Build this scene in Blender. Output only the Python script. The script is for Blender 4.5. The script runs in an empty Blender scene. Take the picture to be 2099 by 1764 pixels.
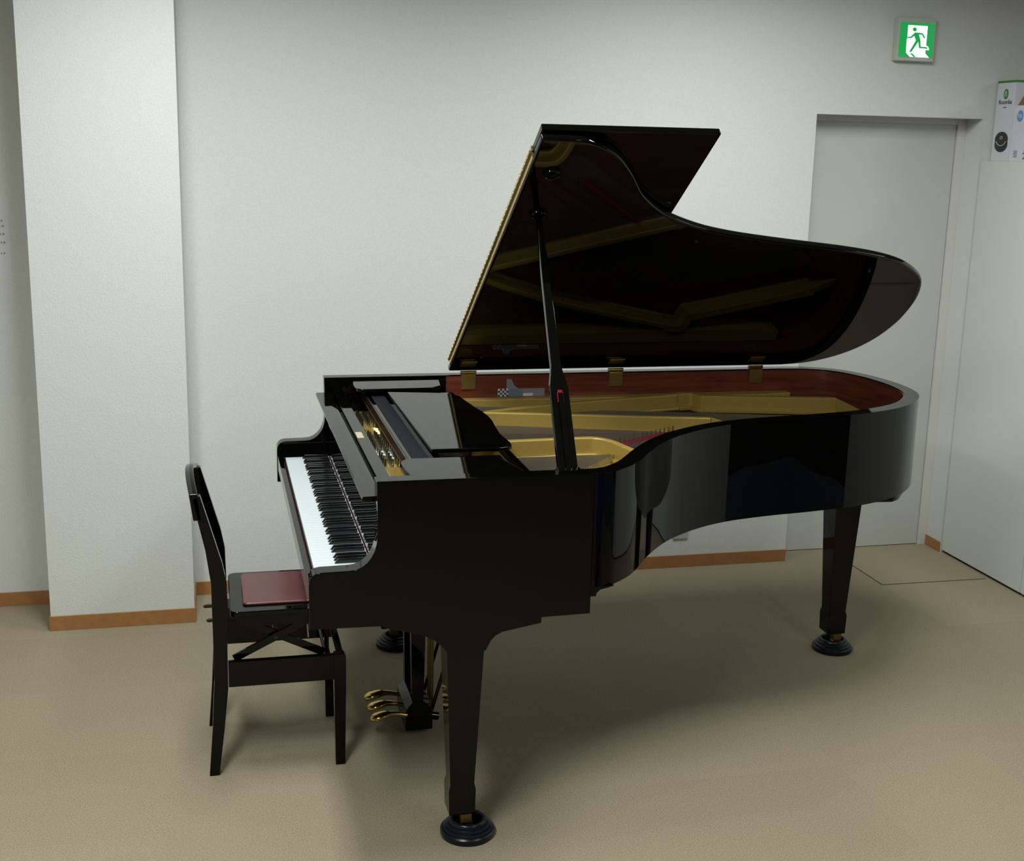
import bpy, bmesh, math, random
from mathutils import Vector, Matrix, noise
random.seed(4)
S = bpy.context.scene
COL = S.collection
PI = math.pi

# ------------------------------------------------------------------ camera
cd = bpy.data.cameras.new('camera'); cam = bpy.data.objects.new('camera', cd); COL.objects.link(cam)
YAW, PIT, ROL, FPX = 0.239316, 0.220209, 0.022978, 2573.41
f = Vector((math.sin(YAW)*math.cos(PIT), math.cos(YAW)*math.cos(PIT), -math.sin(PIT)))
r = Vector((math.cos(YAW), -math.sin(YAW), 0)); u = r.cross(f)
r2 = r*math.cos(ROL)+u*math.sin(ROL); u2 = -r*math.sin(ROL)+u*math.cos(ROL)
m = Matrix((r2, u2, -f)).transposed().to_4x4(); m.translation = Vector((-0.21919, -2.99241, 1.83612))
cam.matrix_world = m
cd.sensor_fit = 'HORIZONTAL'; cd.sensor_width = 36; cd.lens = FPX/2099*36; cd.clip_start = 0.05
S.camera = cam

# ------------------------------------------------------------------ world, lights, exposure
w = bpy.data.worlds.new('world'); S.world = w; w.use_nodes = True
w.node_tree.nodes['Background'].inputs[0].default_value = (0.9, 0.95, 1, 1)
w.node_tree.nodes['Background'].inputs[1].default_value = 0.05
S.view_settings.view_transform = 'Standard'; S.view_settings.look = 'None'
S.view_settings.gamma = 1; S.view_settings.use_curve_mapping = False
S.view_settings.exposure = 0.0
CEIL = 2.72
def area(name, x, y, sx, sy, power, col=(1, .98, .93), rz=0, z=CEIL-0.035):
    l = bpy.data.lights.new(name, 'AREA'); l.shape = 'RECTANGLE'; l.size = sx; l.size_y = sy
    l.energy = power; l.color = col
    o = bpy.data.objects.new(name, l); COL.objects.link(o); o.location = (x, y, z); o.rotation_euler = (0, 0, rz)
    return o
LAMPS = [(-0.28, 0.52, 41), (1.75, 0.62, 46), (-0.75, -1.5, 74), (2.1, -2.4, 20), (4.35, 0.0, 18)]  # third and fourth are unseen lamps added to fill floor and shadows
for i, (x, y, pw) in enumerate(LAMPS):
    area('ceiling_lamp', x, y, 0.26, 1.2, pw, (.96, 1, .97))

# ------------------------------------------------------------------ materials
def mat(name, col, rough=.5, metal=0, spec=.5, coat=0, emit=None, es=0):
    m = bpy.data.materials.new(name); m.use_nodes = True
    b = m.node_tree.nodes['Principled BSDF']
    b.inputs['Base Color'].default_value = (*col, 1); b.inputs['Roughness'].default_value = rough
    b.inputs['Metallic'].default_value = metal; b.inputs['Specular IOR Level'].default_value = spec
    b.inputs['Coat Weight'].default_value = coat; b.inputs['Coat Roughness'].default_value = .03
    if emit: b.inputs['Emission Color'].default_value = (*emit, 1); b.inputs['Emission Strength'].default_value = es
    return m
def nodes(m): return m.node_tree.nodes, m.node_tree.links, m.node_tree.nodes['Principled BSDF']
def add_noise(m, scale, c1, c2, detail=4, bump=0, bscale=None, stretch=None, dist=.002, rough=.5, lo=.35, hi=.65):
    n, l, b = nodes(m)
    tc = n.new('ShaderNodeTexCoord'); mp = n.new('ShaderNodeMapping'); l.new(tc.outputs['Object'], mp.inputs[0])
    if stretch: mp.inputs['Scale'].default_value = stretch
    t = n.new('ShaderNodeTexNoise'); t.inputs['Scale'].default_value = scale; t.inputs['Detail'].default_value = detail
    t.inputs['Roughness'].default_value = rough
    l.new(mp.outputs[0], t.inputs['Vector'])
    r = n.new('ShaderNodeValToRGB'); r.color_ramp.elements[0].position = lo; r.color_ramp.elements[1].position = hi
    r.color_ramp.elements[0].color = (*c1, 1); r.color_ramp.elements[1].color = (*c2, 1)
    l.new(t.outputs[0], r.inputs[0]); l.new(r.outputs[0], b.inputs['Base Color'])
    if bump:
        t2 = n.new('ShaderNodeTexNoise'); t2.inputs['Scale'].default_value = bscale or scale; t2.inputs['Detail'].default_value = 5
        l.new(mp.outputs[0], t2.inputs['Vector'])
        bp = n.new('ShaderNodeBump'); bp.inputs['Strength'].default_value = bump; bp.inputs['Distance'].default_value = dist
        l.new(t2.outputs[0], bp.inputs['Height']); l.new(bp.outputs[0], b.inputs['Normal'])
    return m
M = {}
M['black'] = mat('black_lacquer', (.0012, .0012, .001), .03, spec=.23)
M['blackmatte'] = mat('black_satin', (.006, .006, .006), .35)
M['wall'] = add_noise(mat('wallpaper', (.6, .6, .56), .75, spec=.25), 190, (.585, .60, .58), (.62, .635, .615), bump=.5, bscale=170, dist=.0022)
M['door'] = mat('door_paint', (.50, .515, .485), .5)
M['frame'] = mat('frame_paint', (.60, .59, .555), .5)
M['base'] = add_noise(mat('baseboard_vinyl', (.3, .15, .05), .45), 30, (.30, .135, .045), (.34, .16, .058))
M['ceiling'] = mat('ceiling_board', (.62, .62, .58), .9)
M['dark'] = mat('far_wall', (.33, .31, .28), .8)
M['cab'] = mat('cabinet_steel', (.58, .61, .59), .42)
M['mahog'] = add_noise(mat('mahogany', (.12, .02, .01), .3, coat=.25), 6, (.092, .019, .010), (.165, .038, .019), stretch=(1, 1, 14), detail=6)
M['sound'] = add_noise(mat('soundboard_varnish', (.1, .03, .015), .25, coat=.3), 5, (.085, .032, .018), (.13, .05, .028), stretch=(2, 20, 1), detail=5)
M['gold'] = add_noise(mat('gold_plate_paint', (.35, .23, .05), .42, metal=.35), 500, (.38, .265, .060), (.45, .315, .078), bump=.15, bscale=900, dist=.0005)
M['goldshiny'] = mat('gold_gloss', (.55, .38, .09), .22, metal=.6)
M['brass'] = mat('brass', (.62, .44, .13), .2, metal=1)
M['oldbrass'] = mat('aged_brass', (.20, .14, .04), .4, metal=.85)
M['hingebrass'] = mat('hinge_brass', (.40, .29, .09), .3, metal=.85)
M['steel'] = mat('steel', (.5, .5, .48), .25, metal=1)
M['wire'] = mat('string_wire', (.42, .40, .36), .3, metal=.9)
M['white'] = mat('white_key', (.60, .66, .69), .12, coat=.3)
M['bkey'] = mat('black_key', (.006, .006, .007), .16)
M['red'] = mat('red_felt', (.22, .01, .02), .95, spec=.1)
M['darkred'] = mat('dark_red_felt', (.06, .008, .012), .95, spec=.1)
M['navy'] = mat('navy_felt', (.005, .0065, .011), .8, spec=.2)
M['cup'] = mat('caster_cup_plastic', (.003, .0045, .010), .3, spec=.35)
M['maroon'] = add_noise(mat('maroon_leather', (.09, .015, .02), .32), 8, (.085, .022, .024), (.10, .028, .030), bump=.25, bscale=700, dist=.0006)
M['boxw'] = mat('white_carton', (.60, .60, .66), .6)
M['green'] = mat('green_print', (.02, .22, .03), .6)
M['print'] = mat('black_print', (.015, .015, .018), .6)
M['disc'] = mat('dark_print', (.025, .022, .024), .4)
M['blue'] = mat('blue_print', (.13, .26, .55), .6)
M['brown'] = mat('cardboard', (.22, .12, .05), .8)
M['paper'] = mat('paper', (.62, .62, .66), .8)
M['plastic'] = mat('ivory_plastic', (.50, .50, .46), .4)
M['outlet'] = mat('grey_outlet', (.40, .41, .36), .4)
M['sticker'] = mat('sticker_grey', (.22, .20, .24), .3)
M['stickerb'] = mat('sticker_blue_grey', (.13, .17, .20), .3)
M['stickerw'] = mat('sticker_white', (.55, .55, .55), .3)
M['sgreen'] = mat('sign_green', (.0, .3, .06), .3, emit=(.0, .33, .06), es=.62)
M['swhite'] = mat('sign_white', (.8, .9, .85), .3, emit=(.75, 1, .93), es=1.3)
M['floor'] = mat('floor_carpet_tile', (.25, .2, .13), .85, spec=.2)
def floor_nodes():
    n, l, b = nodes(M['floor'])
    tc = n.new('ShaderNodeTexCoord')
    t = n.new('ShaderNodeTexNoise'); t.inputs['Scale'].default_value = 210; t.inputs['Detail'].default_value = 8; t.inputs['Roughness'].default_value = .75
    l.new(tc.outputs['Object'], t.inputs['Vector'])
    r = n.new('ShaderNodeValToRGB'); e = r.color_ramp.elements
    e[0].position = .30; e[0].color = (.225, .182, .121, 1); e[1].position = .72; e[1].color = (.44, .38, .272, 1)
    x = e.new(.5); x.color = (.325, .276, .190, 1)
    l.new(t.outputs[0], r.inputs[0])
    t3 = n.new('ShaderNodeTexNoise'); t3.inputs['Scale'].default_value = 1.6; t3.inputs['Detail'].default_value = 3
    l.new(tc.outputs['Object'], t3.inputs['Vector'])
    mx = n.new('ShaderNodeMixRGB'); mx.blend_type = 'MULTIPLY'; mx.inputs[0].default_value = .12
    l.new(r.outputs[0], mx.inputs[1]); l.new(t3.outputs[0], mx.inputs[2])
    # carpet tiles 0.5 m, each a shade of its own
    bk = n.new('ShaderNodeTexBrick'); bk.offset = 0; bk.inputs['Scale'].default_value = 1; bk.inputs['Mortar Size'].default_value = .0006
    bk.inputs['Brick Width'].default_value = .5; bk.inputs['Row Height'].default_value = .5; bk.inputs['Bias'].default_value = 0
    bk.inputs['Color1'].default_value = (.93, .93, .93, 1); bk.inputs['Color2'].default_value = (1, 1, 1, 1); bk.inputs['Mortar'].default_value = (.88, .88, .88, 1)
    mp = n.new('ShaderNodeMapping'); mp.inputs['Location'].default_value = (.372, .272, 0); l.new(tc.outputs['Object'], mp.inputs[0]); l.new(mp.outputs[0], bk.inputs['Vector'])
    m2 = n.new('ShaderNodeMixRGB'); m2.blend_type = 'MULTIPLY'; m2.inputs[0].default_value = 1
    l.new(mx.outputs[0], m2.inputs[1]); l.new(bk.outputs[0], m2.inputs[2]); mx = m2
    l.new(mx.outputs[0], b.inputs['Base Color'])
    t4 = n.new('ShaderNodeTexNoise'); t4.inputs['Scale'].default_value = 300; t4.inputs['Detail'].default_value = 2
    l.new(tc.outputs['Object'], t4.inputs['Vector'])
    r4 = n.new('ShaderNodeValToRGB'); r4.color_ramp.elements[0].position = .34; r4.color_ramp.elements[0].color = (.72, .70, .66, 1); r4.color_ramp.elements[1].position = .42
    l.new(t4.outputs[0], r4.inputs[0]); m3 = n.new('ShaderNodeMixRGB'); m3.blend_type = 'MULTIPLY'; m3.inputs[0].default_value = 1
    l.new(mx.outputs[0], m3.inputs[1]); l.new(r4.outputs[0], m3.inputs[2]); l.new(m3.outputs[0], b.inputs['Base Color'])
    t2 = n.new('ShaderNodeTexNoise'); t2.inputs['Scale'].default_value = 420; t2.inputs['Detail'].default_value = 3
    l.new(tc.outputs['Object'], t2.inputs['Vector'])
    bp = n.new('ShaderNodeBump'); bp.inputs['Strength'].default_value = .3; bp.inputs['Distance'].default_value = .001
    l.new(t2.outputs[0], bp.inputs['Height']); l.new(bp.outputs[0], b.inputs['Normal'])
floor_nodes()

# ------------------------------------------------------------------ helpers
class MB:
    def __init__(s): s.v = []; s.f = []; s.mi = []
    def add(s, v, f, mi=0):
        o = len(s.v); s.v += [tuple(a) for a in v]; s.f += [tuple(i+o for i in q) for q in f]; s.mi += [mi]*len(f); return s
    def box(s, x0, x1, y0, y1, z0, z1, mi=0):
        v = [(x, y, z) for z in (z0, z1) for y in (y0, y1) for x in (x0, x1)]
        return s.add(v, [(0, 2, 3, 1), (4, 5, 7, 6), (0, 1, 5, 4), (2, 6, 7, 3), (0, 4, 6, 2), (1, 3, 7, 5)], mi)
    def prism(s, poly, a0, a1, ax='z', mi=0):
        """poly: 2D points; ax z -> (x,y); ax y -> (x,z); ax x -> (y,z)"""
        def P(p, a):
            return (p[0], p[1], a) if ax == 'z' else ((p[0], a, p[1]) if ax == 'y' else (a, p[0], p[1]))
        n = len(poly); v = [P(p, a0) for p in poly]+[P(p, a1) for p in poly]
        fs = [tuple(range(n-1, -1, -1)), tuple(range(n, 2*n))]+[(i, (i+1) % n, n+(i+1) % n, n+i) for i in range(n)]
        return s.add(v, fs, mi)
    def hexa(s, bot, top, mi=0):
        """4 bottom pts ccw, 4 top pts"""
        return s.add(list(bot)+list(top), [(3, 2, 1, 0), (4, 5, 6, 7), (0, 1, 5, 4), (1, 2, 6, 5), (2, 3, 7, 6), (3, 0, 4, 7)], mi)
    def bar(s, a, b, w, h, up=(0, 0, 1), w2=None, h2=None, mi=0):
        a = Vector(a); b = Vector(b); d = (b-a).normalized(); sd = d.cross(Vector(up)).normalized(); up = sd.cross(d)
        w2 = w if w2 is None else w2; h2 = h if h2 is None else h2
        q = lambda c, w, h: [c-sd*w/2-up*h/2, c+sd*w/2-up*h/2, c+sd*w/2+up*h/2, c-sd*w/2+up*h/2]
        return s.hexa(q(a, w, h), q(b, w2, h2), mi)
    def tube(s, pts, r, n=10, cap=True, mi=0):
        pts = [Vector(p) for p in pts]; rs = r if isinstance(r, (list, tuple)) else [r]*len(pts)
        v = []; prev = None
        for i, p in enumerate(pts):
            d = (pts[min(i+1, len(pts)-1)]-pts[max(i-1, 0)]).normalized()
            if prev is None:
                prev = d.orthogonal().normalized()
            prev = (prev-d*prev.dot(d)).normalized(); q = d.cross(prev)
            v += [p+(prev*math.cos(t)+q*math.sin(t))*rs[i] for t in [2*PI*k/n for k in range(n)]]
        fs = [(i*n+k, i*n+(k+1) % n, (i+1)*n+(k+1) % n, (i+1)*n+k) for i in range(len(pts)-1) for k in range(n)]
        if cap: fs += [tuple(range(n-1, -1, -1)), tuple(range((len(pts)-1)*n, len(pts)*n))]
        return s.add(v, fs, mi)
    def lathe(s, prof, c=(0, 0, 0), n=48, mi=0):
        v = [(c[0]+r*math.cos(2*PI*k/n), c[1]+r*math.sin(2*PI*k/n), c[2]+z) for r, z in prof for k in range(n)]
        fs = [(i*n+k, i*n+(k+1) % n, (i+1)*n+(k+1) % n, (i+1)*n+k) for i in range(len(prof)-1) for k in range(n)]
        fs += [tuple(range(n-1, -1, -1)), tuple(range((len(prof)-1)*n, len(prof)*n))]
        return s.add(v, fs, mi)
    def build(s, name, m, parent=None, bevel=0, seg=2, smooth=35, T=None, skip=None):
        me = bpy.data.meshes.new(name)
        v = s.v if T is None else [T @ Vector(p) for p in s.v]
        me.from_pydata([tuple(p) for p in v], [], s.f)
        for mm in (m if isinstance(m, (list, tuple)) else [m]): me.materials.append(mm)
        for p, i in zip(me.polygons, s.mi): p.material_index = i
        bm = bmesh.new(); bm.from_mesh(me); bmesh.ops.recalc_face_normals(bm, faces=bm.faces)
        if bevel:
            es = [e for e in bm.edges if len(e.link_faces) == 2 and e.calc_face_angle(0) > math.radians(28) and not (skip and all(skip(q.co) for q in e.verts))]
            bmesh.ops.bevel(bm, geom=es, offset=bevel, segments=seg, affect='EDGES', profile=.5, clamp_overlap=True)
        lim = math.radians(smooth)
        for e in bm.edges: e.smooth = len(e.link_faces) != 2 or e.calc_face_angle(0) < lim
        for fc in bm.faces: fc.smooth = True
        bm.to_mesh(me); bm.free()
        o = bpy.data.objects.new(name, me); COL.objects.link(o)
        if bevel:
            wm = o.modifiers.new('weighted_normals', 'WEIGHTED_NORMAL'); wm.keep_sharp = True; wm.weight = 100
        if parent: o.parent = parent
        return o
def empty(name, label, cat, loc=(0, 0, 0), group=None):
    o = bpy.data.objects.new(name, None); COL.objects.link(o); o.empty_display_size = .05
    o['label'] = label; o['category'] = cat
    if group: o['group'] = group
    return o
def tag(o, label, cat, group=None, kind=None):
    o['label'] = label; o['category'] = cat
    if group: o['group'] = group
    if kind: o['kind'] = kind
    return o
def struct(o, label=None):
    o['kind'] = 'structure'
    if label: o['label'] = label
    return o
def smooth_curve(pts, n=6, closed=False):
    """centripetal-ish Catmull-Rom"""
    out = []; N = len(pts)
    for i in range(N if closed else N-1):
        g = lambda k: pts[k % N] if closed else pts[max(0, min(N-1, k))]
        p0, p1, p2, p3 = g(i-1), g(i), g(i+1), g(i+2)
        for k in range(n):
            t = k/n
            out.append(tuple(.5*((2*p1[j])+(-p0[j]+p2[j])*t+(2*p0[j]-5*p1[j]+4*p2[j]-p3[j])*t*t+(-p0[j]+3*p1[j]-3*p2[j]+p3[j])*t**3) for j in range(2)))
    if not closed: out.append(pts[-1])
    return out
def offset(path, d):
    """offset an open 2D path to its left by d"""
    out = []
    for i, p in enumerate(path):
        a = Vector(path[max(i-1, 0)]); b = Vector(path[min(i+1, len(path)-1)]); t = (b-a).normalized()
        out.append((p[0]-t.y*d, p[1]+t.x*d))
    return out

# ------------------------------------------------------------------ room
BK = 2.1125; DX0, DX1, DH, DR = 2.343, 3.149, 2.014, 2.2476
XL, XR, YF = -3.4, 6.2, -6.0
b = MB(); b.box(XL, XR, YF, DR+.1, -.05, 0); struct(b.build('floor', M['floor']), 'beige speckled carpet tile floor')
b = MB(); b.box(XL, XR, YF, DR+.1, CEIL, CEIL+.05); struct(b.build('ceiling', M['ceiling']))
b = MB(); b.box(XL, DX0, BK, BK+.25, 0, CEIL); b.box(DX0, DX1, BK, BK+.25, DH, CEIL); b.box(DX1, XR, BK, BK+.25, 0, CEIL)
struct(b.build('wall_back', M['wall']), 'white textured wallpaper wall behind the piano')
b = MB(); b.box(XL-.1, XL, YF, BK+.2, 0, CEIL); struct(b.build('wall_left', M['wall']))
b = MB(); b.box(XR, XR+.1, YF, BK+.2, 0, CEIL); struct(b.build('wall_right', M['wall']))
b = MB(); b.box(XL, XR, YF-.1, YF, 0, CEIL); struct(b.build('wall_front', M['dark']))
b = MB(); b.box(-.8437, -.3112, 1.804, BK, 0, CEIL); struct(b.build('wall_pillar', M['wall']), 'white wallpapered pillar left of the piano')
# baseboards
def bboard(name, x0, x1, y, side=1):
    b = MB(); b.box(x0, x1, y-.006, y, 0, .057); return struct(b.build(name, M['base'], bevel=.0015))
bboard('baseboard_left', XL, -.8437, BK); bboard('baseboard_back', -.3112, DX0, BK)
b = MB(); b.box(-.849, -.306, 1.798, 1.804, 0, .0585); b.box(-.849, -.8437, 1.804, BK, 0, .0585); b.box(-.3112, -.306, 1.804, BK, 0, .0585)
struct(b.build('baseboard_pillar', M['base'], bevel=.0015))
b = MB(); b.box(DX1-.005, DX1, BK-.002, DR-.001, 0, .05); struct(b.build('baseboard_right', M['base'], bevel=.001))
# door
b = MB(); b.box(DX0, 3.105, DR, DR+.04, 0.003, 1.9885); d = struct(b.build('door_1', M['door'], bevel=.001), 'plain grey beige door recessed in the back wall')
fr = MB(); fr.box(3.108, DX1, DR-.012, DR+.05, 0, DH); fr.box(DX0, DX1, DR-.008, DR+.05, 1.989, DH); fr.build('door_frame', M['frame'], d, bevel=.0015)
b = MB(); b.box(DX0, DX1, DR+.04, DR+.06, 0, DH); struct(b.build('trim_1', M['dark']))
# seam of the floor panel by the door
b = MB()
for a, c in (((2.628, 2.10), (2.628, 1.728)), ((2.628, 1.728), (3.14, 1.721))):
    a = Vector((*a, .0006)); c = Vector((*c, .0006)); b.bar(a, c, .005, .001)
struct(b.build('trim_2', mat('dark_seam', (.05, .025, .015), .9)), 'thin dark seam of the square floor panel by the door')

# ------------------------------------------------------------------ cabinets (right)
CX = 3.155; CH = 1.834
cabs = [(1.50, 2.108, 'white steel storage cabinet beside the door, boxes on top'),
        (.62, 1.497, 'white steel storage cabinet second from the door'), (-.42, .617, 'white steel storage cabinet third from the door')]
for y0, y1, lab in cabs:
    e = empty('storage_cabinet', lab, 'cabinet', group='white storage cabinets')
    e.location = (CX, (y0+y1)/2, 0)
    T = Matrix.Translation((-CX, -(y0+y1)/2, 0))
    b = MB(); b.box(CX, CX+.45, y0, y1, .012, CH); b.build('body', M['cab'], e, bevel=.003, T=T)
    b = MB(); b.box(CX+.012, CX+.43, y0+.01, y1-.01, 0, .012); b.build('plinth', M['blackmatte'], e, T=T)
e = empty('low_cabinet_standin', 'low blue grey cabinet stand-in, out of view, for the bluish reflection in the piano rim', 'cabinet'); e.location = (CX, -1.4, 0)  # unseen, added so the rim mirrors a bluish band low down
T = Matrix.Translation((-CX, 1.4, 0))
b = MB(); b.box(CX, CX+.45, -2.4, -.43, .012, .33); b.build('body', mat('blue_grey_paint', (.10, .14, .19), .5), e, bevel=.004, T=T)
b = MB(); b.box(CX+.02, CX+.43, -2.38, -.45, 0, .012); b.build('plinth', M['blackmatte'], e, T=T)  # plinth of the unseen low cabinet stand-in
e = empty('black_cabinet_standin', 'black cabinet stand-in, out of view, for the dark reflection in the piano rim', 'cabinet'); e.location = (CX+.02, -1.2, .33)  # unseen, added so the rim mirrors a dark rectangle
T = Matrix.Translation((-CX-.02, 1.2, -.33))
b = MB(); b.box(CX+.02, CX+.43, -1.95, -.45, .33, 1.75); b.build('body', M['blackmatte'], e, bevel=.004, T=T)
b = MB(); b.box(CX+.012, CX+.02, -1.93, -1.21, .35, 1.73); b.build('door', M['blackmatte'], e, bevel=.002, T=T)
b = MB(); b.box(CX+.012, CX+.02, -1.19, -.47, .35, 1.73); b.build('door', M['blackmatte'], e, bevel=.002, T=T)  # door of the unseen black cabinet stand-in
o = MB(); o.lathe([(.42*math.sin(t), .42-.42*math.cos(t)) for t in [PI*(k+.02)/24 for k in range(24)]]+[(.004, .84)]); o = o.build('ball_standin', mat('ball_standin_blue', (.006, .02, .30), .35)); o.location = (2.0, -1.75, 0)  # unseen ball added to give the blue reflection in the side
tag(o, 'large blue ball stand-in, out of view, for the blue reflection in the piano side', 'ball')

# cartons on the cabinet
def text(name, body, size, loc, rot, m, parent, sx=1):
    c = bpy.data.curves.new(name, 'FONT'); c.body = body; c.size = size; c.align_x = 'CENTER'; c.align_y = 'CENTER'; c.extrude = .0003
    c.materials.append(m); t = bpy.data.objects.new(name, c); COL.objects.link(t)
    bpy.context.view_layer.update()
    me = bpy.data.meshes.new_from_object(t.evaluated_get(bpy.context.evaluated_depsgraph_get())); bpy.data.objects.remove(t)
    o = bpy.data.objects.new(name, me); COL.objects.link(o); o.location = loc; o.rotation_euler = rot; o.scale = (sx, 1, 1); o.parent = parent
    return o
RL = (PI/2, 0, -PI/2)   # faces -x
e = empty('carton', 'tall slim white box with a green top and round dark machine printed on it', 'box')
e.location = (3.2, 2.037, CH)
b = MB(); b.box(0, .40, -.066, .066, 0, .342); b.build('box_body', M['boxw'], e, bevel=.0015)
b = MB(); b.box(-.0008, .4008, -.0668, .0668, .334, .3435); b.build('top_band', M['green'], e)
b = MB(); ring = [(.022*math.cos(t)*.75, .022*math.sin(t)) for t in [2*PI*k/32 for k in range(32)]]
b.prism([(x*1, z+.286) for x, z in ring], -.0012, 0, 'x'); b.build('round_emblem', M['green'], e)
b = MB()
b.tube([(-.0016, -.007, .275), (-.0016, -.003, .298), (-.0016, .004, .298), (-.0016, .007, .275)], .0016, 6); b.build('emblem_mark', M['boxw'], e)
text('box_lettering', 'Roomba', .028, (-.001, 0, .252), RL, M['print'], e)
b = MB(); b.box(-.0008, 0, -.012, .012, .228, .231); b.build('printed_line', M['print'], e)
b = MB(); b.prism([(.047*math.cos(t), .072+.034*math.sin(t)) for t in [2*PI*k/40 for k in range(40)]], -.0012, 0, 'x')
b.prism([(.046*math.cos(t), .092+.034*math.sin(t)) for t in [2*PI*k/40 for k in range(40)]], -.0018, 0, 'x'); dd = b.build('printed_machine', M['disc'], e)
b = MB(); b.tube([(-.0022, .034*math.cos(t), .088+.022*math.sin(t)) for t in [PI*1.05+PI*.9*k/14 for k in range(15)]], .0016, 6)
b.tube([(-.0022, .008*math.cos(t), .10+.006*math.sin(t)) for t in [2*PI*k/14 for k in range(15)]], .0012, 6); b.build('printed_ring', M['stickerw'], dd)
e = empty('carton', 'white carton with a blue round logo and open brown flap, beside the slim box', 'box')
e.location = (3.19, 1.80, CH)
b = MB(); b.box(0, .40, -.16, .155, 0, .235); b.build('box_body', M['boxw'], e, bevel=.0015)
b = MB(); b.prism([(.148, .235), (.09, .30), (-.16, .30), (-.16, .235)], .012, .016, 'x'); b.build('open_flap', M['brown'], e)
lg = MB(); lg.prism([(.105+.021*math.cos(t), .19+.024*math.sin(t)) for t in [2*PI*k/32 for k in range(32)]], -.0012, 0, 'x'); L = lg.build('round_logo', M['blue'], e)
text('logo_lettering', 'hp', .03, (-.0016, .105, .193), RL, M['boxw'], L)
b = MB()
for k in range(5): b.box(-.0008, 0, .10, .128-.004*(k % 2), .018+.006*k, .020+.006*k)
b.build('printed_lines', M['print'], e)
b = MB()
for k in range(5): b.box(-.0008, 0, .02, .06-.006*(k % 3), .010+.007*k, .014+.007*k)
b.build('printed_lines', M['print'], e)

# ------------------------------------------------------------------ exit sign
e = empty('exit_sign', 'lit green exit sign with a running figure above the door', 'sign')
b = MB(); b.box(2.672, 2.852, 2.075, BK, 2.245, 2.424); b.build('housing', M['plastic'], e, bevel=.003)
def sg(px, py):
    v = (py-418)/1032.; xl = 730-100*v; xr = 1590-105*v; top = 400+(px-730)*.04*(1-v)
    uu = (px-xl)/(xr-xl); return (2.682+uu*.162, 2.402-v*.141)
SY = 2.0748
b = MB(); b.prism([(2.682, 2.261), (2.844, 2.261), (2.844, 2.402), (2.682, 2.402)], SY-.003, SY, 'y'); pn = b.build('green_panel', M['sgreen'], e)
b = MB()
door = [(905, 495), (1395, 505), (1335, 1085), (1390, 1120), (1410, 1220), (1315, 1222), (1308, 1325), (1400, 1452), (915, 1445), (825, 1325), (855, 930), (885, 880), (875, 850)]
b.prism([sg(*q) for q in door], SY-.004, SY-.003, 'y'); b.build('white_doorway', M['swhite'], e)
b = MB()
b.prism([sg(1060+50*math.cos(t), 618+60*math.sin(t)) for t in [2*PI*k/24 for k in range(24)]], SY-.005, SY-.004, 'y')
body = [(1065, 705), (1245, 718), (1275, 750), (1318, 855), (1290, 885), (1235, 765), (1165, 765), (1195, 930), (1195, 1110), (1205, 1130), (1345, 1130), (1378, 1185), (1150, 1172), (1140, 985), (955, 1300), (898, 1303), (1080, 945), (1042, 812), (965, 888), (885, 885), (875, 850), (950, 840)]
b.prism([sg(*q) for q in body], SY-.005, SY-.004, 'y')
b.prism([sg(*q) for q in [(912, 1338), (980, 1340), (1060, 1440), (1010, 1448)]], SY-.005, SY-.004, 'y')
b.build('running_figure', M['sgreen'], e)

# poster and outlet
e = empty('notice_paper', 'white printed notice taped to the wall left of the pillar', 'paper')
b = MB(); b.box(-1.16, -.946, BK-.001, BK, 1.312, 1.62); b.build('sheet', M['paper'], e)
for (x1, z, k) in [(-.969, 1.528, 0), (-.966, 1.508, 1), (-.965, 1.478, 2), (-.964, 1.447, 3), (-.966, 1.406, 4)]:
    b = MB(); b.box(x1-.007, x1, BK-.0016, BK-.001, z, z+.0012); b.box(x1-.007, x1, BK-.0016, BK-.001, z+.004, z+.0052)
    b.box(x1-.0045, x1-.0032, BK-.0016, BK-.001, z-.001, z+.006)
    if k % 2: b.box(x1-.0012, x1, BK-.0016, BK-.001, z, z+.005)
    b.box(x1-.017, x1-.010, BK-.0016, BK-.001, z+.0005, z+.0018); b.box(x1-.0145, x1-.0132, BK-.0016, BK-.001, z-.001, z+.006)
    b.build('printed_characters', M['print'], e)
e = empty('wall_outlet', 'small ivory wall outlet low on the wall under the piano', 'outlet')
b = MB(); b.box(1.785, 1.855, BK-.008, BK, .136, .256); b.build('cover_plate', M['outlet'], e, bevel=.002)
b = MB(); b.box(1.805, 1.835, BK-.0095, BK-.008, .166, .226); b.build('socket', M['frame'], e)

# ceiling light fixtures (out of frame; they carry the lamps); the open-floor pair is added fill
for i, (x, y, pw) in enumerate(LAMPS):
    e = empty('ceiling_light', ['slim white ceiling light above the piano bench and keyboard', 'slim white ceiling light above the piano tail', 'unseen ceiling fill light added over the open floor left of the piano', 'unseen ceiling fill light added over the open floor near the blue ball stand-in', 'slim white ceiling light behind the white cabinets'][i], 'ceiling light', group='ceiling lights')
    b = MB(); b.box(x-.17, x-.15, y-.62, y+.62, CEIL-.05, CEIL); b.box(x+.15, x+.17, y-.62, y+.62, CEIL-.05, CEIL)
    b.box(x-.15, x+.15, y-.62, y-.60, CEIL-.05, CEIL); b.box(x-.15, x+.15, y+.60, y+.62, CEIL-.05, CEIL)
    b.build('housing', M['frame'], e)

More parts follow.
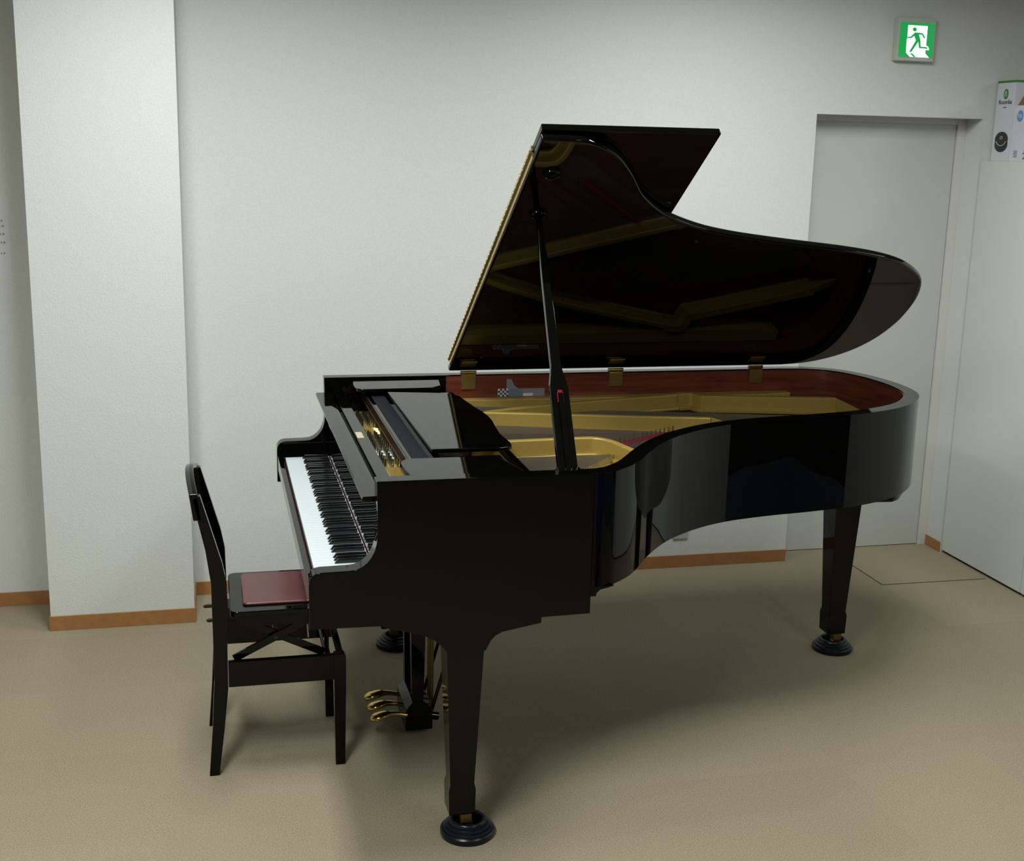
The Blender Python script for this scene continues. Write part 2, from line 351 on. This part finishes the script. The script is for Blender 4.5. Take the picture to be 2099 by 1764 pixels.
# ================================================================== GRAND PIANO
PN = empty('grand_piano', 'black polished grand piano with its lid propped open', 'piano')
PN.location = (0, 0, 0)
H = 1.027; ZB = .715; TH = .05
near = [(.70, 0), (.735, 0), (.752, .0015), (.775, .008), (.805, .022), (.866, .077), (.915, .144), (.961, .213), (1.01, .278), (1.057, .333), (1.11, .383), (1.172, .430), (1.25, .478), (1.334, .514),
        (1.42, .537), (1.513, .555), (1.61, .568), (1.695, .582), (1.78, .597), (1.851, .617), (1.925, .645), (1.992, .678), (2.05, .715), (2.10, .760), (2.145, .810), (2.185, .865),
        (2.215, .930), (2.233, 1.01), (2.240, 1.09), (2.236, 1.18), (2.222, 1.27), (2.192, 1.36), (2.14, 1.435), (2.06, 1.482), (1.97, 1.5), (1.85, 1.5)]
near = smooth_curve(near, 4)
outer = [(.735, 0)]+[p for p in near if p[0] > .74 or p[1] > .01]+[(1.2, 1.5), (.735, 1.5)]
inner = offset(outer, TH)
inner[0] = (.735, TH); inner[-1] = (.735, 1.5-TH); inner[-2] = (1.2, 1.5-TH)
b = MB(); b.prism(outer+inner[::-1], ZB, H); b.build('rim', M['black'], PN, bevel=.0025, seg=2, skip=lambda c: abs(c.x-.735) < .002)
# mahogany lining from x=.61
li0 = [p for p in inner if p[0] > .60]; li0 = [(.75, TH)]+li0[1:]+[(.612, 1.5-TH)]
li1 = offset(li0, .004); b = MB(); b.prism(li0+li1[::-1], .86, H-.004); b.build('inner_rim_lining', M['mahog'], PN)
# under-tail bottom frame, inset
bt = [(1.88, .765), (2.05, .748), (2.08, .765)]+[p for p in offset(outer, .02) if p[0] > 2.10]; b = MB(); b.prism(bt+[(1.88, 1.3)], .678, ZB+.002); b.build('bottom_frame', M['black'], PN, bevel=.012, seg=4)
# side panels with the cheeks
prof = [(0, .649), (0, .766), (.002, .779), (.008, .789), (.017, .795), (.030, .798), (.100, .799), (.118, .801), (.133, .807), (.146, .817), (.157, .831), (.165, .847), (.170, .867), (.172, .89), (.172, .93), (.171, .97), (.170, H), (.735, H), (.735, .644), (.603, .642), (.183, .646)]
b = MB(); b.prism(prof, 0, .052, 'y'); b.build('side_panel', M['black'], PN, bevel=.0025, skip=lambda c: abs(c.x-.735) < .002 and c.z > .65)
b = MB(); b.prism(prof, 1.5-.052, 1.5, 'y'); b.build('side_panel', M['black'], PN, bevel=.0025, skip=lambda c: abs(c.x-.735) < .002 and c.z > .65)
b = MB(); b.prism([(.735, .69), (.735, ZB+.002), (.80, ZB+.002), (.782, .712), (.762, .708), (.752, .699), (.75, .69)], .004, .05, 'y'); b.build('rim_bracket', M['black'], PN)
# keybed, beams underneath
b = MB(); b.box(.018, .60, .05, 1.45, .655, .70); b.build('keybed', M['blackmatte'], PN)
b = MB()
b.bar((.62, .75, .69), (1.9, .95, .69), .09, .06); b.bar((.62, .35, .70), (1.1, .9, .70), .07, .05); b.bar((.7, 1.3, .70), (1.8, 1.1, .70), .07, .05)
b.box(.58, .66, .05, 1.45, .66, .76); b.build('bracing_beams', M['blackmatte'], PN)
# legs with casters
def leg(x, y, bracket, xs=1):
    L = MB(); w = .052
    secs = [(.055 if False else .078, .034), (.082, .0355), (.150, .037), (.168, .033), (.555, .0495), (.60 if bracket else .70, .0525 if bracket else .056)]
    v = []; n = 0
    for z, h in secs: v += [(x-h, y-h, z), (x+h, y-h, z), (x+h, y+h, z), (x-h, y+h, z)]
    fs = [(3, 2, 1, 0)]+[(i*4+k, i*4+(k+1) % 4, (i+1)*4+(k+1) % 4, (i+1)*4+k) for i in range(len(secs)-1) for k in range(4)]+[tuple((len(secs)-1)*4+k for k in range(4))]
    L.add(v, fs); o = L.build('leg', M['black'], PN, bevel=.0015, smooth=15)
    c = MB(); c.box(x-.012+.012, x+.030, y-.020, y+.020, .045, .085)
    c.tube([(x+.018, y-.012, .034), (x+.018, y+.012, .034)], .018, 20); c.build('caster', M['oldbrass'], o, bevel=.001)
    return o
for yy in (.065, 1.435):
    o = leg(.404, yy, True)
    y0, y1 = (.0015, .098) if yy < 1 else (1.402, 1.4985)
    br = [(.183, .652), (.183, .646), (.203, .636), (.245, .626), (.291, .612), (.316, .599), (.337, .581), (.352, .560), (.455, .560), (.468, .586), (.480, .599), (.497, .608), (.537, .615), (.603, .626), (.603, .652)]
    b = MB(); b.prism(br, y0, y1, 'y'); b.build('leg_bracket', M['black'], PN, bevel=.002)
leg(2.045, 1.085, False)
b = MB(); b.prism([(1.985, .70), (1.985, .64), (2.105, .63), (2.118, .655), (2.16, .683), (2.16, .70)], 1.02, 1.15, 'y'); b.build('leg_bracket', M['black'], PN, bevel=.002)
# keyslip
b = MB(); b.box(0.002, .019, .052, 1.448, .700, .747); b.build('keyslip', M['black'], PN, bevel=.002)
b = MB(); b.box(.0195, .0208, .121, 1.343, .70, .7475); b.build('keyslip_felt', M['darkred'], PN)
for y0, y1 in ((.053, .119), (1.345, 1.447)):
    b = MB(); b.box(.0195, .175, y0, y1, .70, .764); b.build('key_block', M['black'], PN, bevel=.002)
# keys
PITCH = 1.222/52
whites = []
kb = MB(); kb.box(0, .1515, -PITCH/2+.0005, PITCH/2-.0005, -.018, 0)
proto = kb.build('white_key', M['white'], PN, bevel=.0012, seg=2)
proto.location = (.0235, 1.343-PITCH/2, .765)
for i in range(1, 52):
    o = proto.copy(); COL.objects.link(o); o.location = (.0235, 1.343-PITCH*(i+.5), .765)
kb = MB(); kb.add([(0, -.0055, -.006), (0, .0055, -.006), (.0935, .0055, -.006), (.0935, -.0055, -.006), (.012, -.0047, .011), (.012, .0047, .011), (.0925, .0047, .011), (.0925, -.0047, .011)],
                  [(0, 1, 2, 3), (4, 7, 6, 5), (0, 4, 5, 1), (1, 5, 6, 2), (2, 6, 7, 3), (3, 7, 4, 0)])
bp = None
for i in range(51):
    if 'ABCDEFG'[i % 7] in 'ACDFG':
        if bp is None: bp = o = kb.build('black_key', M['bkey'], PN, bevel=.001)
        else: o = bp.copy(); COL.objects.link(o)
        o.location = (.077, 1.343-PITCH*(i+1), .766)
# fallboard
b = MB(); b.prism([(.176, .772), (.198, .772), (.202, .962), (.176, .962)], .055, 1.445, 'y'); fb = b.build('fallboard', M['black'], PN, bevel=.001)
b = MB(); b.prism([(.141, .962), (.139, .968), (.143, .974), (.172, .9745), (.19, .972), (.203, .962), (.2, .958)], .056, 1.444, 'y'); b.build('fallboard_lip', M['black'], fb, bevel=.0008)
b = MB(); b.box(.1738, .1759, .121, 1.343, .7654, .7663); b.build('felt_strip', M['darkred'], fb)
# lock rail
b = MB(); b.box(.204, .240, .0525, 1.4475, .86, .970); lr = b.build('lock_rail', M['black'], PN, bevel=.002)
b = MB(); b.box(.2065, .2265, .725, .805, .970, .9712); b.build('lock_plate', mat('pale_brass', (.62, .56, .36), .45, metal=.4), lr, bevel=.0004)
# plate front (pin block) + bosses
b = MB(); b.prism([(.262, .053), (.64, .053), (.75, .08), (.64, .30), (.64, 1.2), (.64, 1.447), (.262, 1.447)], .880, .895); pl = b.build('iron_plate', M['gold'], PN, bevel=.002)
for y0, y1 in ((1.36, 1.44), (1.035, 1.135), (.40, .62)):
    b = MB(); b.prism([(.27, y0), (.34, y0+.01), (.36, (y0+y1)/2), (.34, y1-.01), (.27, y1)], .89, .905)
    b.build('plate_boss', M['goldshiny'], pl, bevel=.006, seg=3)
b = MB()
for k in range(7): b.tube([(.275+.075*t, 1.05+.012*k+.008*math.sin(t*5), .907) for t in [j/8 for j in range(9)]], .003, 6)
b.build('cast_scroll', M['goldshiny'], pl)
# tuning pins
pg = MB(); pg.tube([(0, 0, 0), (0, 0, .030)], .0034, 8); pg.tube([(0, 0, .008), (0, 0, .014)], .0045, 8)
pp = None
for (ya, yb, n) in ((1.19, 1.36, 8), (.62, 1.03, 20)):
    for j in range(n):
        for q in range(3):
            x = .276+.020*q+.004*(j % 2); y = yb-(yb-ya)*(j+.33*q)/n
            if pp is None: pp = o = pg.build('tuning_pin', M['steel'], PN)
            else: o = pp.copy(); COL.objects.link(o)
            o.location = (x, y, .894)
b = MB(); b.prism([(.262, .76), (.30, .745), (.325, .70), (.335, .70), (.325, .79), (.295, .815), (.262, .82)], .895, .9065); b.build('plate_glint', mat('pale_glint', (.62, .68, .60), .25), pl, bevel=.001)  # pale patch painted in as a ceiling lamp's reflection on the plate
# felt covered front beam of the desk
b = MB(); b.box(.305, .378, .0525, 1.4475, .972, .990); fbm = b.build('desk_beam', M['black'], PN, bevel=.002)
b = MB(); b.box(.316, .362, .07, 1.43, .9898, .9912); b.build('beam_felt', M['navy'], fbm)
b = MB(); b.box(.300, .305, .0525, 1.4475, .955, .959); b.build('beam_edge', mat('red_brown_edge', (.16, .06, .02), .4), fbm)
b = MB(); b.box(.3005, .3048, .0525, 1.4475, .959, .988); b.build('beam_front', mat('dark_brown_board', (.022, .012, .006), .3), fbm)
# desk shelves
def rounded(x0, x1, y0, y1, corners, rr=.035, n=7):
    pts = []
    for k, (cx, cy, a) in enumerate(((x0+rr, y0+rr, PI), (x1-rr, y0+rr, 1.5*PI), (x1-rr, y1-rr, 0), (x0+rr, y1-rr, .5*PI))):
        if k in corners: pts += [(cx+rr*math.cos(a+.5*PI*j/n), cy+rr*math.sin(a+.5*PI*j/n)) for j in range(n+1)]
        else: pts.append([(x0, y0), (x1, y0), (x1, y1), (x0, y1)][k])
    return pts
b = MB(); b.prism([(.27, .0525), (.262, .15), (.262, .215), (.268, .240), (.280, .254), (.297, .26), (.53, .256), (.545, .20), (.565, .10), (.565, .0525)], 1.004, 1.0185); b.build('desk_shelf', M['black'], PN, bevel=.003, seg=3)
b = MB(); b.prism([(.27, 1.4475), (.262, 1.35), (.262, 1.30), (.268, 1.274), (.280, 1.262), (.297, 1.257), (.53, 1.262), (.565, 1.30), (.585, 1.4475)], 1.004, 1.0185); b.build('desk_shelf', M['black'], PN, bevel=.003, seg=3)
b = MB(); b.box(.37, .56, .262, .335, .985, 1.001); b.box(.37, .60, 1.17, 1.255, .985, 1.001); b.box(.37, .39, .262, 1.255, .985, 1.001); b.box(.62, .64, .0525, 1.4475, .94, .96); b.build('desk_frame', M['black'], PN, bevel=.002)
desk = [(.362, 1.193), (.50, 1.165), (.552, 1.150), (.580, 1.125), (.594, 1.09), (.598, 1.019), (.608, .905), (.618, .826), (.621, .76), (.619, .70), (.609, .604), (.602, .513), (.604, .45), (.606, .405), (.602, .37), (.587, .350), (.56, .340), (.526, .345), (.368, .348)]
b = MB(); b.prism(desk, 1.008, 1.020); b.build('music_desk', M['black'], PN, bevel=.003, seg=3)
# soundboard
sb = [p for p in offset(outer, TH+.003) if p[0] > .62]; b = MB(); b.prism(sb+[(.62, 1.447), (.62, .053)], .850, .862); b.build('soundboard', M['sound'], PN)
# struts of the plate
def strut(pts, z0, z1, th=.022):
    """pts plan polyline = top edge line; vertical rib with a rounded lower flange"""
    b = MB(); L = [Vector((*p, 0)) for p in pts]
    path = smooth_curve(pts, 3)
    o1 = offset(path, th); b.prism(path+o1[::-1], z0, z1)
    q1 = offset(path, -.016); q2 = offset(path, .034); b.prism(q1+q2[::-1], z0-.006, z0+.008)
    return b.build('plate_strut', M['gold'], pl, bevel=.006, seg=3)
strut([(.60, 1.095), (.943, 1.223), (1.25, 1.302), (1.48, 1.355)], .900, .955)
strut([(1.48, 1.355), (1.535, 1.362), (1.555, 1.312), (1.62, 1.30), (2.05, 1.200)], .900, .955, .03)
strut([(.55, 1.15), (.682, 1.128), (1.264, .976), (1.44, .932)], .900, .955)
strut([(.55, .68), (.70, .691), (.90, .700), (.955, .69), (.985, .64), (1.0, .566), (1.017, .50)], .898, .955)
def taper(pts, z0, z1):  # sloping end of a strut
    a, c = pts; b = MB(); a = Vector(a); c = Vector(c); d = (c-a).normalized(); nn = Vector((-d.y, d.x))*.024
    b.add([(*a, z0), (*c, z0), (*a, z1), (*(a+nn), z0), (*(c+nn), z0), (*(a+nn), z1)], [(0, 1, 2), (3, 5, 4), (0, 3, 4, 1), (0, 2, 5, 3), (1, 4, 5, 2)])
    return b.build('strut_end', M['gold'], pl, bevel=.002)
taper([(1.44, .932), (1.60, .90)], .90, .955); taper([(2.05, 1.20), (2.17, 1.185)], .90, .955)
# bass side flange
b = MB(); b.prism([(.60, 1.405), (1.86, 1.385), (1.96, 1.40), (1.96, 1.444), (.60, 1.444)], .863, .942); b.build('plate_flange', M['gold'], pl, bevel=.004, seg=2)
# treble flange along the bend
fl = [p for p in outer if .74 < p[0] < 1.42 and p[1] < .6]; i1 = offset(fl, TH+.004)
gold_edge = [(1.36, .60), (1.22, .60), (1.13, .66), (1.05, .66), (.95, .66), (.86, .64), (.80, .57), (.76, .44), (.74, .25), (.735, .06)]
b = MB(); b.prism(i1+gold_edge, .880, .895); b.build('plate_flange', M['gold'], pl, bevel=.003)
b = MB(); b.bar((1.08, .795, .905), (1.33, .965, .905), .014, .005); b.bar((1.96, 1.10, .89), (2.12, 1.16, .89), .02, .006); b.build('hitch_felt', M['red'], pl)
b = MB()
for k in range(16):
    t = k/15; b.tube([(1.05+.30*t, .79+.19*t, .90), (1.05+.30*t, .79+.19*t, .926)], .0025, 6)
for k in range(18):
    t = k/17; b.tube([(.84+.17*t, .46+.18*t, .89), (.84+.17*t, .46+.18*t, .918)], .003, 6)
for k in range(12):
    t = k/11; b.tube([(1.90+.12*t, 1.02+.05*t, .87), (1.90+.12*t, 1.02+.05*t, .90)], .003, 6)
b.build('hitch_pins', M['steel'], pl)['kind'] = 'stuff'
# strings
b = MB()
def wire(a, c, rr=.0007): b.tube([a, c], rr, 4, cap=False)
for k in range(60):
    t = k/59; wire((.36, .64-.55*t, .908), (.86-.04*t+.11*(1-t)**2, .66-.55*t, .905))
for k in range(60):
    t = k/59; wire((.36, .66+.34*t, .908), (1.06+.42*t, .70+.28*t, .905))
for k in range(40):
    t = k/39; wire((.36, 1.02+.12*t, .91), (1.4+.35*t, .92+.12*t, .905))
for k in range(26):
    t = k/25; wire((.36, 1.16+.27*t, .93), (1.95+.1*t, 1.02+.10*t, .90), .0014)
for k in range(24):
    t = k/23; wire((.56, .44+.19*t, .915), (.84+.17*t, .46+.18*t, .912), .0017)
st = b.build('strings', M['wire'], PN); st['kind'] = 'stuff'
# bridge
b = MB(); path = smooth_curve([(.70, .45), (.82, .66), (1.05, .86), (1.40, 1.02), (1.75, 1.08), (1.95, 1.02)], 5); o1 = offset(path, .03); b.prism(path+o1[::-1], .862, .888); b.build('bridge', M['mahog'], PN, bevel=.003)

# ---- lid
AL = math.radians(33.25); LO = Vector((0, 1.5, 1.032)); DV = Vector((0, -math.cos(AL), math.sin(AL))); NV = Vector((0, math.sin(AL), math.cos(AL)))
LT = Matrix(((1, DV.x, NV.x, LO.x), (0, DV.y, NV.y, LO.y), (0, DV.z, NV.z, LO.z), (0, 0, 0, 1)))   # (x, s, n) -> world
c1 = smooth_curve([(.70, 1.511), (.748, 1.508), (.808, 1.483), (.87, 1.430), (.933, 1.343), (.996, 1.240), (1.092, 1.142), (1.222, 1.065), (1.351, 1.018), (1.50, .982), (1.626, .956), (1.78, .925), (1.917, .888), (2.033, .838), (2.127, .768), (2.184, .702), (2.232, .585), (2.256, .46), (2.262, .36), (2.248, .24), (2.205, .135), (2.136, .06), (2.05, .015), (1.957, 0)], 4)
lidp = [(.63, 1.513)]+c1+[(.63, 0)]
b = MB(); b.prism(lidp, 0, .024); lid = b.build('lid', M['black'], PN, bevel=.007, seg=3, T=LT)
b = MB(); b.prism([(.632, .02), (1.130, .02), (1.130, 1.520), (.632, 1.520)], .0265, .046); flap = b.build('front_lid_flap', M['black'], PN, bevel=.003, seg=2, T=LT)
b = MB(); b.box(.6265, .6305, .05, 1.42, .004, .0225); b.box(.6265, .6315, .05, 1.42, .0275, .043); b.tube([(.6235, .05, .025), (.6235, 1.42, .025)], .0042, 10)
for k in range(46): b.box(.6185, .6215, .05+k*.0298, .0515+k*.0298, .021, .029)
b.build('piano_hinge', mat('pale_hinge_brass', (.66, .54, .30), .28, metal=.9), lid, T=LT)
for hx in (.695, 1.261, 1.829):
    b = MB(); b.box(hx-.027, hx+.027, 1.4405, 1.4455, .974, 1.026); hg = b.build('hinge', M['hingebrass'], PN, bevel=.0015)
    b = MB(); b.tube([(hx-.03, 1.452, 1.035), (hx+.03, 1.452, 1.035)], .0065, 12); b.box(hx-.026, hx+.026, 1.447, 1.457, 1.026, 1.035); b.build('hinge_barrel', M['brass'], hg)
    b = MB(); b.box(hx-.029, hx+.029, .045, .085, -.003, 0); b.build('hinge_leaf', M['hingebrass'], hg, T=LT)
b = MB(); b.box(1.0, 1.02, 0, .01, 0, .01)
# prop sockets, bumpers
def sock(x, s, rr=.026):
    b = MB(); b.tube([(x, s, 0), (x, s, -.004)], rr, 24); b.tube([(x+rr*.8*math.cos(t), s+rr*.8*math.sin(t), -.006) for t in [2*PI*k/24 for k in range(25)]], .003, 8); b.tube([(x, s, 0), (x, s, -.010)], rr*.35, 16)
    b.build('prop_socket', M['black'], lid, T=LT)
sock(.706, 1.141); sock(.695, 1.356)
for bx, bs in ((1.245, .99), (1.93, .80), (.73, .13)):
    b = MB(); b.tube([(bx, bs, 0), (bx, bs, -.008)], .005, 12); b.build('rubber_bumper', M['blackmatte'], lid, T=LT)
# prop stick
A = Vector((.672, .028, 1.0)); B = LT @ Vector((.706, 1.141, -.012))
d = (B-A).normalized(); side = Vector((1, 0, 0)); side = (side-d*side.dot(d)).normalized(); nrm = side.cross(d)
PT = Matrix(((side.x, nrm.x, d.x, A.x), (side.y, nrm.y, d.y, A.y), (side.z, nrm.z, d.z, A.z), (0, 0, 0, 1)))
Lg = (B-A).length
b = MB()
prof2 = [(-.026, 0), (.027, 0), (.0265, .275), (.014, .335), (.011, Lg*.8), (.007, Lg-.03), (.007, Lg), (-.007, Lg), (-.007, Lg-.03), (-.011, Lg*.8), (-.0145, .335), (-.0225, .285), (-.024, .275)]
b.prism(prof2, -.010, .010, 'y'); ps = b.build('prop_stick', M['black'], PN, bevel=.0025, seg=2, T=PT)
b = MB(); b.prism([(-.0075, .225), (.010, .225), (.0095, .250), (.006, .262), (-.004, .262), (-.0075, .250)], .0095, .0118, 'y'); b.build('slot_felt', M['red'], ps, T=PT)
b = MB(); b.prism([(-.0075, 0), (.0095, 0), (.0078, .252), (-.0055, .252)], .0105, .016, 'y'); b.build('half_stick', M['black'], ps, bevel=.0015, T=PT)
b = MB(); b.box(.640, .704, .012, .046, 1.026, 1.034); b.build('prop_plate', M['black'], PN, bevel=.002)
# stickers on inner rim
LY = 1.5-TH-.004
b = MB(); b.box(.812, .985, LY-.001, LY, .943, .972); b.prism([(.839, .972), (.839, 1.008), (.857, 1.008), (.868, .985), (.885, .972)], LY-.001, LY, 'y'); sk = b.build('sticker', M['sticker'], PN)
sk['label'] = 'translucent grey humidity tag'
b = MB(); b.prism([(.845, .943), (.90, .943), (.898, .965), (.87, .972), (.85, .968)], LY-.0016, LY-.001, 'y'); b.build('sticker_panel', M['stickerb'], sk)
b = MB(); b.box(.903, .940, LY-.0018, LY-.001, .944, .955)
b.box(.806, .845, LY-.0014, LY-.001, .943, .973)
b.build('sticker_print', M['stickerw'], sk)
b = MB()
for k in range(5):
    for j in range(4):
        if (k+j) % 2 == 0: b.box(.807+k*.0078, .8145+k*.0078, LY-.0020, LY-.0014, .9435+j*.0073, .9505+j*.0073)
b.build('sticker_pattern', M['print'], sk)

# ---- pedal lyre
b = MB(); b.prism([(.350, .016), (.437, .016), (.437, .085), (.412, .112), (.371, .112), (.350, .085)], .680, .868, 'y'); pb = b.build('pedal_box', M['black'], PN, bevel=.002)
b = MB(); b.hexa([(.371, .684, .105), (.408, .684, .105), (.408, .712, .105), (.371, .712, .105)], [(.360, .684, .66), (.42, .684, .66), (.42, .712, .66), (.360, .712, .66)]); b.build('lyre_post', M['black'], PN, bevel=.002)
b = MB(); b.hexa([(.371, .836, .105), (.408, .836, .105), (.408, .864, .105), (.371, .864, .105)], [(.360, .836, .66), (.42, .836, .66), (.42, .864, .66), (.360, .864, .66)]); b.build('lyre_post', M['black'], PN, bevel=.002)
for yy in (.735, .775, .815):
    b = MB(); b.tube([(.445, yy, .05), (.445, yy, .66)], .0035, 8); b.build('pedal_rod', M['oldbrass'], PN)
for yy in (.70, .85):
    b = MB(); b.tube([(.437, yy, .07), (.60, yy, .66)], .006, 8); b.build('lyre_brace', M['black'], PN)
b = MB(); b.tube([(.437, .71, .05), (.46, .71, .045)], .014, 12); b.build('lyre_foot', M['black'], PN)
def pedal(y):
    b = MB(); n = 16; secs = []
    for x, w, z, h in [(.236, .005, .064, .004), (.241, .016, .066, .009), (.252, .023, .069, .012), (.270, .0245, .073, .0125), (.288, .020, .077, .011), (.302, .012, .078, .0095), (.325, .008, .075, .008), (.355, .007, .068, .008)]:
        secs.append([(x, y+w*math.cos(t), z+h*math.sin(t)) for t in [2*PI*k/n for k in range(n)]])
    v = [p for s_ in secs for p in s_]; fs = [(i*n+k, i*n+(k+1) % n, (i+1)*n+(k+1) % n, (i+1)*n+k) for i in range(len(secs)-1) for k in range(n)]
    fs += [tuple(range(n-1, -1, -1)), tuple(range((len(secs)-1)*n, len(secs)*n))]
    b.add(v, fs); b.build('pedal', M['brass'], PN, smooth=60)
for yy in (.685, .765, .845): pedal(yy)

# ---- caster cups
cupp = [(.074, 0), (.0754, .004), (.0754, .016), (.072, .020), (.068, .0205), (.067, .026), (.063, .0285), (.060, .029), (.059, .035), (.0555, .0375), (.052, .038), (.051, .043), (.048, .046), (.042, .046), (.040, .043), (.038, .0165), (.001, .0155)]
for (x, y, lab) in ((.428, .071, 'dark ridged caster cup under the nearest piano leg'), (.428, 1.429, 'dark ridged caster cup under the far front piano leg by the bench'), (2.056, 1.095, 'dark ridged caster cup under the tail leg of the piano')):
    b = MB(); b.lathe(cupp); o = b.build('caster_cup', M['cup'], smooth=40); o.location = (x, y, 0)
    tag(o, lab, 'caster cup', group='caster cups under the piano legs')

# ================================================================== BENCH
BN = empty('piano_bench', 'black piano chair with maroon seat pad and back, in front of the keyboard', 'piano chair')
def post(y0, y1):
    L = [(-.26, 0), (-.247, .15), (-.238, .30), (-.238, .44), (-.239, .60), (-.252, .70), (-.284, .855)]
    Rr = [(-.262, .862), (-.206, .66), (-.195, .60), (-.193, .50), (-.198, .40), (-.1985, .275), (-.212, .15), (-.231, 0)]
    b = MB(); b.prism(L+Rr, y0, y1, 'y'); return b
post(.527, .557).build('back_leg', M['black'], BN, bevel=.002); post(.863, .893).build('back_leg', M['black'], BN, bevel=.002)
for y0, y1 in ((.527, .557), (.863, .893)):
    b = MB(); b.prism([(.113, 0), (.142, 0), (.146, .28), (.146, .352), (.142, .358), (.110, .358), (.110, .27)], y0, y1, 'y'); b.build('front_leg', M['black'], BN, bevel=.002)
    b = MB(); b.box(-.197, .112, y0+.004, y1-.006, .276, .355); b.build('side_rail', M['black'], BN, bevel=.002)
for x0, x1 in ((.118, .140), (-.225, -.205)):
    b = MB(); b.box(x0, x1, .556, .864, .276, .355); b.build('end_rail', M['black'], BN, bevel=.002)
# crest and slats
n = 14; b = MB(); v = []
for k in range(n+1):
    t = k/n; y = .527+.366*t; top = .868+.030*math.sin(PI*t); bow = -.012*math.sin(PI*t)
    v += [(-.258+bow, y, .79), (-.282+bow, y, .79), (-.292+bow, y, top), (-.268+bow, y, top)]
fs = [(k*4+j, k*4+(j+1) % 4, (k+1)*4+(j+1) % 4, (k+1)*4+j) for k in range(n) for j in range(4)]+[(0, 1, 2, 3), (n*4+3, n*4+2, n*4+1, n*4)]
b.add(v, fs); b.build('crest_rail', M['black'], BN, bevel=.003, seg=3)
for yy in (.60, .665, .73, .795):
    b = MB(); b.hexa([(-.222, yy, .56), (-.210, yy, .56), (-.210, yy+.022, .56), (-.222, yy+.022, .56)], [(-.275, yy, .80), (-.263, yy, .80), (-.263, yy+.022, .80), (-.275, yy+.022, .80)]); b.build('back_slat', M['black'], BN)
b = MB(); b.box(-.232, -.205, .555, .866, .52, .57); b.build('back_rail', M['black'], BN, bevel=.002)
# seat
b = MB(); b.prism(rounded(-.188, .125, .540, .895, (0, 1, 2, 3), .022), .488, .505); st_ = b.build('seat_frame', M['black'], BN, bevel=.003, seg=3)
b = MB(); b.prism(rounded(-.150, .100, .588, .862, (0, 1, 2, 3), .016), .504, .513); b.build('seat_pad', M['maroon'], BN, bevel=.006, seg=4)
b = MB(); b.box(-.170, .108, .560, .575, .452, .489); b.box(-.170, .108, .845, .862, .452, .489); b.box(-.170, -.155, .575, .845, .452, .489); b.box(.093, .108, .575, .845, .452, .489); b.build('seat_apron', M['black'], BN)
for yy in (.566, .852):
    b = MB(); b.bar((-.180, yy, .352), (.060, yy, .470), .022, .008, up=(0, 1, 0)); b.build('lift_bar', M['black'], BN)
    b = MB(); b.bar((.085, yy+.011, .348), (-.165, yy+.011, .470), .022, .008, up=(0, 1, 0)); b.build('lift_bar', M['black'], BN)
b = MB(); b.tube([(-.058, .56, .411), (-.058, .864, .411)], .006, 10); b.tube([(.085, .575, .36), (.085, .845, .36)], .005, 8); b.build('lift_axle', M['blackmatte'], BN)
b = MB(); b.tube([(.03, .70, .46), (.045, .70, .42), (.05, .70, .35)], .004, 8); b.build('lift_spring', M['steel'], BN)
b = MB(); b.box(-.20, -.17, .66, .74, .44, .475); b.build('lever_housing', M['blackmatte'], BN)
for z, l in ((.470, .030), (.424, .022)):
    b = MB(); b.prism([(-.236-l, z+.002), (-.236-l+.005, z-.004), (-.22, z-.004), (-.17, z-.004), (-.17, z+.004), (-.236-l+.01, z+.005)], .694, .706, 'y'); b.build('height_lever', M['blackmatte'], BN, bevel=.001)
print('objects', len(bpy.data.objects))
